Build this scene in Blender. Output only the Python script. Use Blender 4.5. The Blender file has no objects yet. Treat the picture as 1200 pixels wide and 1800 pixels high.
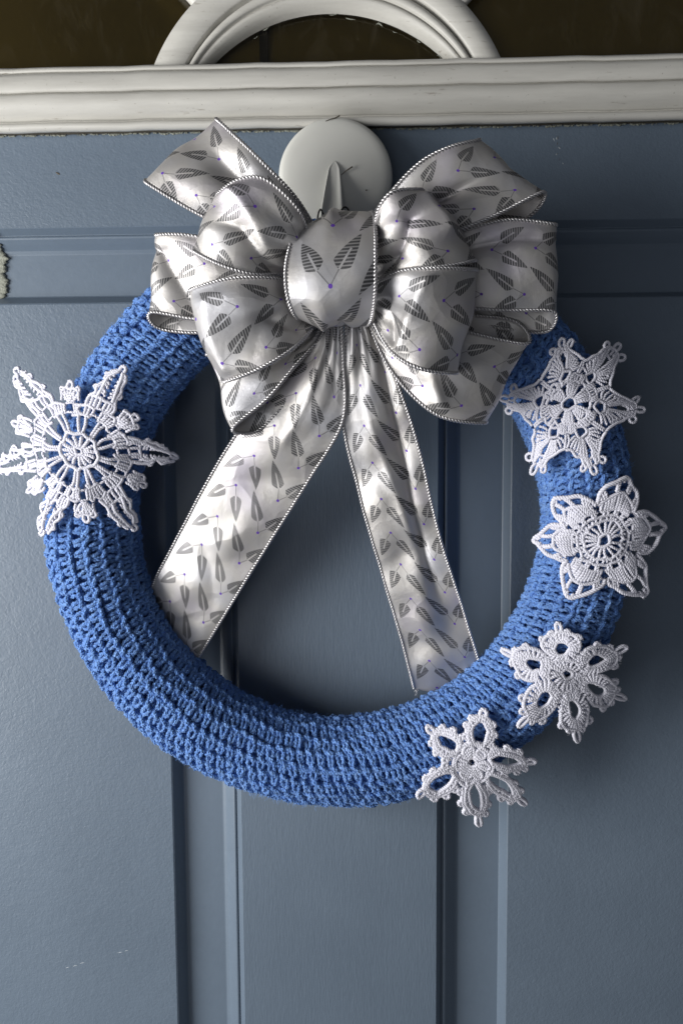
import bpy, math, random
import numpy as np
from mathutils import Vector, Matrix

random.seed(11)
rng = np.random.default_rng(11)
SC = bpy.context.scene
COL = SC.collection

# ------------------------------------------------------------------ camera
F_PX = 1500.0                      # focal length in photo pixels (1200 x 1800)
PITCH, YAW, ROLL = math.radians(5.2), math.radians(2.06), math.radians(0.37)
fwd = Vector((-math.tan(YAW), 1.0, -math.tan(PITCH))).normalized()
aim = Vector((0.0030, -0.066, 0.0056))
cam_pos = aim - fwd * 0.555
right = fwd.cross(Vector((0, 0, 1))).normalized()
up = right.cross(fwd).normalized()
c_, s_ = math.cos(ROLL), math.sin(ROLL)
right, up = right * c_ - up * s_, up * c_ + right * s_
cam_d = bpy.data.cameras.new('camera')
cam = bpy.data.objects.new('camera', cam_d)
COL.objects.link(cam)
M = Matrix((right, up, -fwd)).transposed().to_4x4()
M.translation = cam_pos
cam.matrix_world = M
cam_d.sensor_fit = 'VERTICAL'
cam_d.sensor_height = 36.0
cam_d.lens = 36.0 * F_PX / 1800.0
cam_d.clip_start = 0.02
cam_d.clip_end = 50
SC.camera = cam
SC.render.resolution_x, SC.render.resolution_y = 682, 1024

# ------------------------------------------------------------------ light
w = bpy.data.worlds.new('World')
SC.world = w
w.use_nodes = True
bg = w.node_tree.nodes['Background']
bg.inputs[0].default_value = (0.86, 0.90, 1.0, 1)
bg.inputs[1].default_value = 0.068


def area(name, loc, target, sx, sy, power, col):
    d = bpy.data.lights.new(name, 'AREA')
    d.shape = 'RECTANGLE'
    d.size, d.size_y, d.energy, d.color = sx, sy, power, col
    o = bpy.data.objects.new(name, d)
    COL.objects.link(o)
    o.location = loc
    o.rotation_euler = (Vector(target) - Vector(loc)).to_track_quat('-Z', 'Y').to_euler()
    return o


# daylight coming in through the open side of the porch, from the left and a little below
area('porch_daylight', (-1.12, -0.68, -0.08), (0.0, 0.0, 0.0), 0.65, 0.9, 25.5, (1.0, 0.985, 0.96))
# weak light from the open space in front of the door
area('front_daylight', (-0.9, -2.0, -0.45), (0.0, 0.0, 0.0), 1.6, 1.2, 6.0, (0.96, 0.975, 1.0))
SC.view_settings.view_transform = 'Standard'
SC.view_settings.look = 'None'
SC.view_settings.exposure = 0.14
SC.view_settings.gamma = 1.0
SC.render.engine = 'CYCLES'


# ------------------------------------------------------------------ helpers
CP = np.array(cam_pos); RV = np.array(right); UV_ = np.array(up); FV = np.array(fwd)


def P(px, py, h):
    """point of the place that the photo shows at (px, py), h metres in front of the door face"""
    d = FV + RV * ((px - 600.0) / F_PX) + UV_ * ((900.0 - py) / F_PX)
    t = (-h - CP[1]) / d[1]
    return CP + d * t


def tag(o, label=None, cat=None, group=None, kind=None):
    if label: o['label'] = label
    if cat: o['category'] = cat
    if group: o['group'] = group
    if kind: o['kind'] = kind
    return o


def empty(name, loc=(0, 0, 0)):
    o = bpy.data.objects.new(name, None)
    COL.objects.link(o)
    o.location = loc
    o.empty_display_size = 0.02
    return o


class MB:
    """collects quads / triangles and links them as one mesh object"""
    def __init__(self):
        self.v, self.f, self.uv, self.n = [], [], [], 0

    def grid(self, pts, uv=None, close_u=False, close_v=False):
        pts = np.asarray(pts, float)
        a, b = pts.shape[:2]
        idx = np.arange(a * b).reshape(a, b) + self.n
        if close_v: idx = np.concatenate([idx, idx[:, :1]], 1)
        if close_u: idx = np.concatenate([idx, idx[:1]], 0)
        q = np.stack([idx[:-1, :-1], idx[:-1, 1:], idx[1:, 1:], idx[1:, :-1]], -1).reshape(-1, 4)
        self.v.append(pts.reshape(-1, 3)); self.f.append(q); self.n += a * b
        if uv is None: uv = np.zeros((a, b, 2))
        self.uv.append(np.asarray(uv, float).reshape(-1, 2))
        return self

    def raw(self, verts, quads):
        verts = np.asarray(verts, float)
        self.v.append(verts); self.f.append(np.asarray(quads) + self.n); self.n += len(verts)
        self.uv.append(np.zeros((len(verts), 2)))
        return self

    def box(self, lo, hi):
        x0, y0, z0 = lo; x1, y1, z1 = hi
        v = [(x0, y0, z0), (x1, y0, z0), (x1, y1, z0), (x0, y1, z0), (x0, y0, z1), (x1, y0, z1), (x1, y1, z1), (x0, y1, z1)]
        return self.raw(v, [(0, 3, 2, 1), (4, 5, 6, 7), (0, 1, 5, 4), (1, 2, 6, 5), (2, 3, 7, 6), (3, 0, 4, 7)])

    def tubes(self, paths, rad, sides=6, closed=False, uvscale=1.0):
        """paths M x N x 3, all with N points; rad scalar, (N,) or (M,N)"""
        p = np.asarray(paths, float)
        if p.ndim == 2: p = p[None]
        m, n = p.shape[:2]
        T, A, B = frames(p, closed)
        r = np.broadcast_to(np.asarray(rad, float), (m, n))
        ang = np.linspace(0, 2 * np.pi, sides, endpoint=False)
        ring = (A[:, :, None] * np.cos(ang)[None, None, :, None] + B[:, :, None] * np.sin(ang)[None, None, :, None])
        verts = p[:, :, None] + ring * r[:, :, None, None]
        seg = np.linalg.norm(np.diff(p, axis=1), axis=2)
        L = np.concatenate([np.zeros((m, 1)), np.cumsum(seg, 1)], 1) * uvscale
        for k in range(m):
            uv = np.stack(np.broadcast_arrays(L[k][:, None], (ang / (2 * np.pi))[None, :]), -1)
            self.grid(verts[k], uv, close_u=closed, close_v=True)
        return self

    def build(self, name, mat, parent=None, smooth=True):
        v = np.concatenate(self.v); f = np.concatenate(self.f); uv = np.concatenate(self.uv)
        me = bpy.data.meshes.new(name)
        me.vertices.add(len(v)); me.vertices.foreach_set('co', v.astype(np.float32).ravel())
        me.loops.add(f.size); me.loops.foreach_set('vertex_index', f.astype(np.int32).ravel())
        me.polygons.add(len(f))
        me.polygons.foreach_set('loop_start', np.arange(0, f.size, f.shape[1], dtype=np.int32))
        me.polygons.foreach_set('use_smooth', np.full(len(f), smooth, dtype=bool))
        l = me.uv_layers.new(name='UVMap')
        l.data.foreach_set('uv', uv[f.ravel()].astype(np.float32).ravel())
        me.update(calc_edges=True)
        me.validate()
        me.materials.append(mat)
        o = bpy.data.objects.new(name, me)
        COL.objects.link(o)
        if parent is not None:
            o.parent = parent
            # every thing's empty is unrotated and may be offset
            off = Vector((0, 0, 0)); q = parent
            while q is not None:
                off += q.location; q = q.parent
            me.transform(Matrix.Translation(-off))
        return o


def nrm(a):
    return a / np.maximum(np.linalg.norm(a, axis=-1, keepdims=True), 1e-12)


def frames(p, closed=False):
    m, n = p.shape[:2]
    if closed:
        T = np.roll(p, -1, 1) - np.roll(p, 1, 1)
    else:
        T = np.empty_like(p); T[:, 1:-1] = p[:, 2:] - p[:, :-2]; T[:, 0] = p[:, 1] - p[:, 0]; T[:, -1] = p[:, -1] - p[:, -2]
    T = nrm(T)
    ref = np.where(np.abs(T[:, 0, 1:2]) < 0.9, np.array([[0, 1.0, 0]]), np.array([[1.0, 0, 0]]))
    A = np.empty_like(p)
    a = nrm(np.cross(ref, T[:, 0])); A[:, 0] = a
    for i in range(1, n):
        a = a - T[:, i] * np.sum(a * T[:, i], -1, keepdims=True)
        a = nrm(a); A[:, i] = a
    return T, A, np.cross(T, A)


def spline(pts, n, closed=False):
    """Catmull-Rom through the points, n samples even by arc length"""
    p = np.asarray(pts, float)
    if closed:
        q = np.concatenate([p[-1:], p, p[:2]])
    else:
        q = np.concatenate([2 * p[:1] - p[1:2], p, 2 * p[-1:] - p[-2:-1]])
    out = []
    k = len(q) - 3
    for i in range(k):
        t = np.linspace(0, 1, 24, endpoint=False)[:, None]
        a, b, c, d = q[i], q[i + 1], q[i + 2], q[i + 3]
        out.append(0.5 * (2 * b + (c - a) * t + (2 * a - 5 * b + 4 * c - d) * t * t + (3 * b - a - 3 * c + d) * t ** 3))
    out.append(q[-2][None])
    o = np.concatenate(out)
    L = np.concatenate([[0], np.cumsum(np.linalg.norm(np.diff(o, axis=0), axis=1))])
    s = np.linspace(0, L[-1], n, endpoint=not closed)
    return np.stack([np.interp(s, L, o[:, j]) for j in range(o.shape[1])], -1)


def rope(mb, path, ply_r, off, pitch, plies=2, sides=5, step=None, closed=False, phase=0.0):
    """twisted cord along a 3D path"""
    path = np.asarray(path, float)
    L = np.sum(np.linalg.norm(np.diff(path, axis=0), axis=1))
    step = step or pitch / 6.0
    n = max(5, int(L / step) + 1)
    c = spline(path, n, closed) if len(path) < n else path
    s = np.concatenate([[0], np.cumsum(np.linalg.norm(np.diff(c, axis=0), axis=1))])
    T, A, B = frames(c[None], closed)
    if closed: pitch = (s[-1] + s[-1] / max(1, len(s) - 1)) / max(1, round(s[-1] / pitch))
    ps = []
    for k in range(plies):
        ph = 2 * np.pi * (s / pitch + k / plies) + phase
        ps.append(c + off * (A[0] * np.cos(ph)[:, None] + B[0] * np.sin(ph)[:, None]))
    r = np.full(len(c), ply_r)
    if not closed: r[0] = r[-1] = ply_r * 0.35
    mb.tubes(np.stack(ps), r, sides, closed=closed)


# ------------------------------------------------------------------ node helpers
class NT:
    def __init__(self, name):
        self.m = bpy.data.materials.new(name)
        self.m.use_nodes = True
        self.t = self.m.node_tree
        self.b = self.t.nodes['Principled BSDF']
        self.out = self.t.nodes['Material Output']

    def n(self, typ, **kw):
        x = self.t.nodes.new(typ)
        for k, v in kw.items():
            setattr(x, k, v)
        return x

    def set(self, node, key, val):
        s = node.inputs[key]
        if hasattr(val, 'is_linked') or isinstance(val, bpy.types.NodeSocket):
            self.t.links.new(val, s)
        else:
            s.default_value = val

    def math(self, op, a, b=None, c=None, clamp=False):
        x = self.n('ShaderNodeMath', operation=op, use_clamp=clamp)
        for i, v in enumerate((a, b, c)):
            if v is not None: self.set(x, i, v)
        return x.outputs[0]

    def coords(self, kind='Object'):
        return self.n('ShaderNodeTexCoord').outputs[kind]

    def mapping(self, vec, scale=(1, 1, 1), rot=(0, 0, 0)):
        x = self.n('ShaderNodeMapping')
        self.set(x, 'Vector', vec); x.inputs['Scale'].default_value = scale; x.inputs['Rotation'].default_value = rot
        return x.outputs[0]

    def noise(self, vec, scale, detail=2.0, rough=0.5, dist=0.0, out='Fac'):
        x = self.n('ShaderNodeTexNoise')
        self.set(x, 'Vector', vec)
        x.inputs['Scale'].default_value = scale; x.inputs['Detail'].default_value = detail
        x.inputs['Roughness'].default_value = rough; x.inputs['Distortion'].default_value = dist
        return x.outputs[out]

    def ramp(self, fac, stops, interp='LINEAR'):
        x = self.n('ShaderNodeValToRGB')
        x.color_ramp.interpolation = interp
        e = x.color_ramp.elements
        while len(e) < len(stops): e.new(0.5)
        for el, (p, c) in zip(e, stops):
            el.position = p
            el.color = c if len(c) == 4 else (*c, 1)
        self.set(x, 0, fac)
        return x.outputs[0]

    def mix(self, fac, a, b, blend='MIX'):
        x = self.n('ShaderNodeMix', data_type='RGBA', blend_type=blend)
        self.set(x, 0, fac)
        self.set(x, 6, (*a, 1) if isinstance(a, tuple) and len(a) == 3 else a)
        self.set(x, 7, (*b, 1) if isinstance(b, tuple) and len(b) == 3 else b)
        return x.outputs[2]

    def bump(self, height, strength, dist, normal=None):
        x = self.n('ShaderNodeBump')
        x.inputs['Strength'].default_value = strength
        x.inputs['Distance'].default_value = dist
        self.set(x, 'Height', height)
        if normal is not None: self.set(x, 'Normal', normal)
        return x.outputs[0]

    def p(self, **kw):
        for k, v in kw.items():
            k = k.replace('_', ' ')
            if isinstance(v, tuple) and len(v) == 3 and 'Color' in k: v = (*v, 1)
            if isinstance(v, tuple) and len(v) == 3 and 'Tint' in k: v = (*v, 1)
            self.set(self.b, k, v)
        return self


def mat_door(name, stretch, bump_scale, strength, dist):
    m = NT(name)
    co = m.coords()
    big = m.noise(co, 7.0, 3.0, 0.6)
    fine = m.noise(co, 160.0, 3.0, 0.6)
    col = m.ramp(big, [(0.3, (0.108, 0.142, 0.187)), (0.7, (0.128, 0.166, 0.216))])
    col = m.mix(m.math('MULTIPLY', fine, 0.16), col, (0.16, 0.22, 0.29))
    v = m.mapping(co, scale=stretch)
    grain = m.noise(v, bump_scale, 2.0, 0.55, 0.6)
    grain2 = m.noise(v, bump_scale * 0.33, 1.0, 0.5)
    h = m.math('ADD', grain, m.math('MULTIPLY', grain2, 0.6))
    m.p(Base_Color=col, Roughness=m.math('ADD', m.math('MULTIPLY', fine, 0.12), 0.36), Normal=m.bump(h, strength, dist))
    m.b.inputs['Specular IOR Level'].default_value = 0.5
    return m.m


M_DOOR = mat_door('door_paint_stipple', (1, 1, 1), 430, 0.5, 0.0005)
M_RAIL = mat_door('door_paint_rail', (1, 1, 1.25), 430, 0.5, 0.0005)
M_MULL = mat_door('door_paint_mullion', (2.2, 1, 0.35), 330, 0.42, 0.0004)
M_STEP = mat_door('door_paint_moulding', (1, 1, 1), 260, 0.25, 0.0003)


def mat_white():
    m = NT('old_white_paint')
    co = m.coords()
    v = m.mapping(co, scale=(0.18, 1, 1.6))
    st = m.noise(v, 60, 4, 0.65)
    sp = m.noise(co, 420, 2, 0.6)
    col = m.ramp(st, [(0.30, (0.48, 0.47, 0.435)), (0.62, (0.58, 0.57, 0.53))])
    dirt = m.ramp(m.noise(m.mapping(co, scale=(0.35, 1, 2.2)), 130, 3, 0.7), [(0.66, (0, 0, 0)), (0.74, (1, 1, 1))])
    col = m.mix(m.math('MULTIPLY', dirt, 0.6), col, (0.24, 0.21, 0.17))
    spk = m.ramp(sp, [(0.70, (0, 0, 0)), (0.76, (1, 1, 1))])
    col = m.mix(m.math('MULTIPLY', spk, 0.5), col, (0.17, 0.15, 0.12))
    m.p(Base_Color=col, Roughness=0.42, Normal=m.bump(m.math('ADD', st, m.math('MULTIPLY', sp, 0.4)), 0.22, 0.0005))
    return m.m


M_WHITE = mat_white()


def mat_plain(name, col, rough=0.5, metal=0.0, nscale=0, nstr=0.3, ndist=0.0004, var=0.0):
    m = NT(name)
    co = m.coords()
    c = (*col, 1)
    if var:
        nz = m.noise(co, nscale or 200, 3, 0.6)
        c = m.mix(m.math('MULTIPLY', nz, 1.0), tuple(x * (1 - var) for x in col), tuple(min(1, x * (1 + var)) for x in col))
    m.p(Base_Color=c, Roughness=rough, Metallic=metal)
    if nscale:
        m.p(Normal=m.bump(m.noise(co, nscale, 3, 0.6), nstr, ndist))
    return m.m


M_PLASTIC = mat_plain('hook_plastic', (0.66, 0.66, 0.62), 0.34, 0, 25, 0.08, 0.002, 0.05)
M_WIRE = mat_plain('black_wire', (0.012, 0.012, 0.014), 0.4, 0.3)
M_CAULK = mat_plain('old_caulk', (0.24, 0.25, 0.21), 0.7, 0, 700, 0.7, 0.001, 0.6)
M_SHADOW_STRIP = mat_plain('shadow_strip_dark', (0.05, 0.045, 0.035), 0.8, 0, 500, 0.4, 0.001, 0.4)
M_CHIP = mat_plain('paint_chip', (0.62, 0.66, 0.68), 0.6)
M_TWIG = mat_plain('scuff_brown', (0.09, 0.075, 0.055), 0.8)
M_INSIDE = mat_plain('room_behind_glass', (0.205, 0.152, 0.036), 0.8, 0, 12, 0.2, 0.002, 0.25)
M_INDARK = mat_plain('reflection_bar_dark', (0.02, 0.016, 0.012), 0.7)


def mat_glass():
    m = NT('dusty_glass')
    t = m.t
    co = m.coords()
    tr = m.n('ShaderNodeBsdfTransparent'); tr.inputs[0].default_value = (0.90, 0.88, 0.80, 1)
    gl = m.n('ShaderNodeBsdfGlossy'); gl.inputs['Roughness'].default_value = 0.06
    fr = m.n('ShaderNodeFresnel'); fr.inputs[0].default_value = 1.5
    mx = m.n('ShaderNodeMixShader')
    t.links.new(fr.outputs[0], mx.inputs[0]); t.links.new(tr.outputs[0], mx.inputs[1]); t.links.new(gl.outputs[0], mx.inputs[2])
    df = m.n('ShaderNodeBsdfDiffuse'); df.inputs[0].default_value = (0.42, 0.38, 0.30, 1)
    streak = m.ramp(m.noise(m.mapping(co, scale=(1, 1, 0.5), rot=(0, 0.7, 0)), 45, 5, 0.7, 0.8), [(0.52, (0, 0, 0)), (0.85, (0.05, 0.05, 0.05))])
    speck = m.ramp(m.noise(co, 520, 2, 0.6), [(0.735, (0, 0, 0)), (0.78, (0.4, 0.4, 0.4))])
    mx2 = m.n('ShaderNodeMixShader')
    m.set(mx2, 0, m.math('ADD', streak, speck, clamp=True))
    t.links.new(mx.outputs[0], mx2.inputs[1]); t.links.new(df.outputs[0], mx2.inputs[2])
    t.links.new(mx2.outputs[0], m.out.inputs[0])
    return m.m


M_GLASS = mat_glass()


def mat_yarn():
    m = NT('blue_yarn')
    co = m.coords(); uv = m.coords('UV')
    sp = m.n('ShaderNodeSeparateXYZ'); m.set(sp, 0, uv)
    tw = m.math('SINE', m.math('ADD', m.math('MULTIPLY', sp.outputs[0], 3500.0), m.math('MULTIPLY', sp.outputs[1], 6.2832 * 3)))
    fib = m.noise(co, 1500, 3, 0.7)
    mid = m.noise(co, 240, 3, 0.65)
    big = m.noise(co, 16, 2, 0.5)
    col = m.ramp(mid, [(0.28, (0.090, 0.200, 0.53)), (0.5, (0.145, 0.295, 0.66)), (0.75, (0.245, 0.415, 0.75))])
    col = m.mix(m.ramp(fib, [(0.5, (0, 0, 0)), (0.78, (0.55, 0.55, 0.55))]), col, (0.28, 0.45, 0.80))
    col = m.mix(m.math('MULTIPLY', big, 0.22), col, (0.05, 0.17, 0.52))
    h = m.math('ADD', m.math('MULTIPLY', tw, 0.5), m.math('MULTIPLY', fib, 0.9))
    m.p(Base_Color=col, Roughness=0.85, Normal=m.bump(h, 0.8, 0.0005))
    m.b.inputs['Sheen Weight'].default_value = 0.35
    m.b.inputs['Sheen Roughness'].default_value = 0.5
    m.b.inputs['Sheen Tint'].default_value = (0.45, 0.62, 1, 1)
    m.b.inputs['Specular IOR Level'].default_value = 0.15
    return m.m


M_YARN = mat_yarn()
M_FUZZ = mat_plain('blue_fuzz', (0.16, 0.33, 0.72), 0.9)


def mat_thread():
    m = NT('white_cotton_thread')
    co = m.coords()
    f = m.noise(co, 1400, 2, 0.6)
    col = m.mix(f, (0.65, 0.65, 0.74), (0.82, 0.82, 0.90))
    m.p(Base_Color=col, Roughness=0.75, Normal=m.bump(f, 0.5, 0.0004))
    m.b.inputs['Specular IOR Level'].default_value = 0.2
    return m.m


M_THREAD = mat_thread()


def mat_ribbon():
    m = NT('silver_satin_ribbon')
    uv = m.coords('UV')
    sp = m.n('ShaderNodeSeparateXYZ'); m.set(sp, 0, uv)
    U, V = sp.outputs[0], sp.outputs[1]
    PER = 0.53

    def local(u0, v0, off):
        x = m.math('SUBTRACT', U, u0)
        y = m.math('ADD', m.math('WRAP', m.math('SUBTRACT', V, v0 + off), PER, 0.0), off)
        return x, y

    def leaf(u0, v0, base, tip, hw=0.080):
        off = min(0.0, base[1], tip[1]) - 0.05
        x, y = local(u0, v0, off)
        dx, dy = tip[0] - base[0], tip[1] - base[1]
        L = math.hypot(dx, dy); dx /= L; dy /= L
        xs = m.math('SUBTRACT', x, base[0]); ys = m.math('SUBTRACT', y, base[1])
        p = m.math('DIVIDE', m.math('ADD', m.math('MULTIPLY', xs, dx), m.math('MULTIPLY', ys, dy)), L)
        q = m.math('ABSOLUTE', m.math('SUBTRACT', m.math('MULTIPLY', xs, -dy), m.math('MULTIPLY', ys, -dx)))
        w1 = m.math('SUBTRACT', 1.0, m.math('POWER', m.math('MAXIMUM', p, 0.0), 1.9), clamp=True)
        w2 = m.math('POWER', m.math('MINIMUM', m.math('MULTIPLY', m.math('MAXIMUM', p, 0.0), 7.0), 1.0), 0.6)
        hwp = m.math('MULTIPLY', m.math('MULTIPLY', w1, w2), hw)
        ins = m.math('LESS_THAN', q, hwp)
        ok = m.math('MULTIPLY', m.math('GREATER_THAN', p, 0.0), m.math('LESS_THAN', p, 1.0))
        slit = m.math('MULTIPLY', m.math('LESS_THAN', q, 0.009), m.math('LESS_THAN', p, 0.55))
        body = m.math('MULTIPLY', m.math('MULTIPLY', ins, ok), m.math('SUBTRACT', 1.0, slit))
        # stem from the dot to the leaf
        sl = math.hypot(*base)
        sx, sy = base[0] / sl, base[1] / sl
        pp = m.math('ADD', m.math('MULTIPLY', x, sx), m.math('MULTIPLY', y, sy))
        qq = m.math('ABSOLUTE', m.math('SUBTRACT', m.math('MULTIPLY', x, -sy), m.math('MULTIPLY', y, -sx)))
        stem = m.math('MULTIPLY', m.math('LESS_THAN', qq, 0.005), m.math('MULTIPLY', m.math('GREATER_THAN', pp, 0.0), m.math('LESS_THAN', pp, sl)))
        return body, stem

    def dot(u0, v0):
        x, y = local(u0, v0, -0.2)
        return m.math('LESS_THAN', m.math('ADD', m.math('MULTIPLY', x, x), m.math('MULTIPLY', y, y)), 0.018 ** 2)

    sprigs = [(0.30, 0.0, (-0.10, 0.12), (-0.25, 0.42)), (0.30, 0.0, (0.07, 0.12), (0.24, 0.42)),
              (0.84, -0.16, (-0.07, -0.14), (-0.32, -0.46)), (0.84, -0.16, (0.07, -0.11), (0.17, -0.38))]
    leafs, stems = [], []
    for u0, v0, b, t in sprigs:
        a, s = leaf(u0, v0, b, t); leafs.append(a); stems.append(s)

    def mx(l):
        r = l[0]
        for x in l[1:]: r = m.math('MAXIMUM', r, x)
        return r
    LF, ST, DT = mx(leafs), mx(stems), mx([dot(0.30, 0.0), dot(0.84, -0.16)])
    hatch = m.math('GREATER_THAN', m.math('SINE', m.math('MULTIPLY', V, 6.2832 / 0.03)), -0.35)
    LFh = m.math('MULTIPLY', LF, m.math('ADD', m.math('MULTIPLY', hatch, 0.62), 0.38))
    DK = m.math('MULTIPLY', m.math('MAXIMUM', LFh, m.math('MULTIPLY', ST, 0.6)), m.math('ADD', 0.60, m.math('MULTIPLY', m.noise(m.coords(), 90, 2, 0.6), 0.70)), clamp=True)
    co = m.coords()
    cl = m.noise(co, 26, 2, 0.5)
    reflection_tint = m.ramp(cl, [(0.30, (0.54, 0.54, 0.57)), (0.52, (0.59, 0.57, 0.55)), (0.72, (0.56, 0.53, 0.59))])  # warm and cool reflections of the surroundings coloured into the silver in random patches
    base = m.mix(DK, reflection_tint, (0.09, 0.09, 0.095))
    base = m.mix(DT, base, (0.13, 0.05, 0.42))
    wv = m.n('ShaderNodeCombineXYZ'); m.set(wv, 0, m.math('MULTIPLY', U, 3.0)); m.set(wv, 1, m.math('MULTIPLY', V, 170.0))
    weave = m.noise(wv.outputs[0], 3.0, 2, 0.6)
    vor = m.n('ShaderNodeTexVoronoi', feature='F1')
    wob = m.n('ShaderNodeVectorMath', operation='ADD'); m.set(wob, 0, co)
    wsc = m.n('ShaderNodeVectorMath', operation='SCALE'); m.set(wsc, 0, m.noise(co, 30, 2, 0.5, 0, 'Color')); wsc.inputs['Scale'].default_value = 0.02
    m.set(wob, 1, wsc.outputs[0]); m.set(vor, 'Vector', wob.outputs[0])
    vor.inputs['Scale'].default_value = 24; vor.inputs['Randomness'].default_value = 1
    nb = m.bump(vor.outputs['Distance'], 0.38, 0.008)
    crm = m.math('MULTIPLY', m.noise(co, 60, 3, 0.6, 0.6), 0.8)
    h = m.math('ADD', m.math('MULTIPLY', weave, 0.16), crm)
    m.p(Base_Color=base, Metallic=m.math('SUBTRACT', 0.70, m.math('MULTIPLY', DT, 0.6)),
        Roughness=m.math('ADD', m.math('MULTIPLY', DK, 0.03), 0.51), Normal=m.bump(h, 0.36, 0.0018, nb))
    m.b.inputs['Anisotropic'].default_value = 0.0
    return m.m


M_RIBBON = mat_ribbon()
M_CORD = mat_plain('silver_edge_cord', (0.56, 0.55, 0.56), 0.36, 0.8, 900, 0.3, 0.0004, 0.15)

# ================================================================== DOOR
door = empty('front_door', (0, 0, 0))
tag(door, 'blue-grey painted panel door with white trimmed fanlight behind the wreath', 'door')

zt = 0.5 * (P(100, 401, 0)[2] + P(1190, 382, 0)[2])         # top of the panels' outer edge
xl_o = P(424, 1390, 0)[0]; xl_f1 = P(385, 1390, 0)[0]; xl_f0 = P(317, 1390, 0)[0]; xl_p = P(300, 1390, 0)[0]
xr_o = P(767, 1420, 0)[0]; xr_f1 = P(809, 1420, 0)[0]; xr_f0 = P(881, 1420, 0)[0]; xr_p = P(894, 1420, 0)[0]
z_glass = P(600, 110, 0)[2]
X0, X1, Z0 = -0.46, 0.46, -0.62
PX0, PX1, PZ0 = -0.40, 0.40, -0.56


def panel(x0, x1, z0, z1, d):
    """nested mitred loops: inset distance, depth behind the door face"""
    mould, flat, step, field = MB(), MB(), MB(), MB()

    def loop(i, y):
        return [(x0 + i, y, z0 + i), (x1 - i, y, z0 + i), (x1 - i, y, z1 - i), (x0 + i, y, z1 - i)]

    def band(mb, prof):
        for (i0, y0), (i1, y1) in zip(prof[:-1], prof[1:]):
            a, b = loop(i0, y0), loop(i1, y1)
            for k in range(4):
                k2 = (k + 1) % 4
                mb.raw([a[k], a[k2], b[k2], b[k]], [(0, 1, 2, 3)])
    a, b, c = d
    D = 1.45
    _band = band
    band = lambda mb_, pr_: _band(mb_, [(i_, y_ * D) for i_, y_ in pr_])
    band(mould, [(0, 0), (a * 0.03, 0.0003), (a * 0.08, 0.0012), (a * 0.24, 0.0040), (a * 0.27, 0.0042), (a * 0.31, 0.0036), (a * 0.36, 0.0034), (a * 0.42, 0.0037),
                 (a * 0.60, 0.0056), (a * 0.82, 0.0082), (a * 0.95, 0.0090), (a, 0.0091)])
    band(flat, [(a, 0.0091), (b, 0.0091)])
    band(step, [(b, 0.0091), (b + (c - b) * 0.12, 0.0087), (b + (c - b) * 0.5, 0.0055), (b + (c - b) * 0.85, 0.0026), (c, 0.0022)])
    field.raw(loop(c, 0.0022 * D), [(0, 1, 2, 3)])
    pe = field.build('panel', M_DOOR, door, smooth=False)
    mould.build('panel_moulding', M_STEP, pe, smooth=False)
    flat.build('panel_recess', M_STEP, pe, smooth=False)
    step.build('panel_bevel', M_STEP, pe, smooth=False)
    return pe


lp = panel(PX0, xl_o, PZ0, zt, (xl_o - xl_f1, xl_o - xl_f0, xl_o - xl_p))
rp = panel(xr_o, PX1, PZ0, zt, (xr_f1 - xr_o, xr_f0 - xr_o, xr_p - xr_o))
mb = MB(); mb.raw([(xl_o, 0, PZ0), (xr_o, 0, PZ0), (xr_o, 0, zt), (xl_o, 0, zt)], [(0, 1, 2, 3)]); mb.build('mullion', M_MULL, door, False)
mb = MB(); mb.raw([(X0, 0, zt), (X1, 0, zt), (X1, 0, z_glass), (X0, 0, z_glass)], [(0, 1, 2, 3)]); mb.build('top_rail', M_RAIL, door, False)
for a, b in ((X0, PX0), (PX1, X1)):
    mb = MB(); mb.raw([(a, 0, PZ0), (b, 0, PZ0), (b, 0, zt), (a, 0, zt)], [(0, 1, 2, 3)]); mb.build('stile', M_MULL, door, False)
mb = MB(); mb.raw([(X0, 0, Z0), (X1, 0, Z0), (X1, 0, PZ0), (X0, 0, PZ0)], [(0, 1, 2, 3)]); mb.build('bottom_rail', M_RAIL, door, False)

# fanlight: trim rail below the glass
prof = [(223.5, 0.0005), (223.2, 0.0080), (222.6, 0.0105), (220, 0.0125), (215, 0.0142), (210, 0.0146), (206.8, 0.0138), (206.2, 0.0128), (206.0, 0.0088), (203.6, 0.0086), (203.4, 0.0100), (200, 0.0112),
        (190, 0.0150), (178, 0.0178), (167, 0.0188), (158, 0.0184), (154.8, 0.0172), (154.2, 0.0160), (154.0, 0.0125), (152.0, 0.0125), (151.8, 0.0165), (151.0, 0.0174), (146, 0.0182), (134, 0.0182), (124, 0.0172),
        (119, 0.0158), (118.4, 0.0146), (118.2, 0.0108), (116.6, 0.0108), (116.4, 0.0134), (115.6, 0.0142), (112, 0.0144), (109, 0.0138), (107.5, 0.0120), (107, 0.0040), (107, -0.004)]
mb = MB()
rows = []
zs = np.array([(P(600, y, h)[2], -h) for y, h in prof])
for x in np.linspace(X0, X1, 60):
    rows.append([(x, y, z + 0.0002 * math.sin(x * 90) + 0.00015 * math.sin(x * 231 + 1)) for z, y in zs])
trim = mb.grid(rows).build('fanlight_trim', M_WHITE, door)
ztrim_top = zs[-1][0]

# glass panes and the fan frame
yg = 0.004
arcs = {'outer': (578, 234, 328), 'groove': (583, 240, 283), 'glass': (581, 298, 286)}


def arc_pts(key, h, n=72):
    cx, cy, r = arcs[key]
    a1 = math.asin((cy - 135) / r)
    th = np.linspace(math.pi - a1, a1, n)
    return np.array([P(cx + r * math.cos(t), cy - r * math.sin(t), h) for t in th])


def lerp(a, b, t): return a * (1 - t) + b * t


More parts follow.
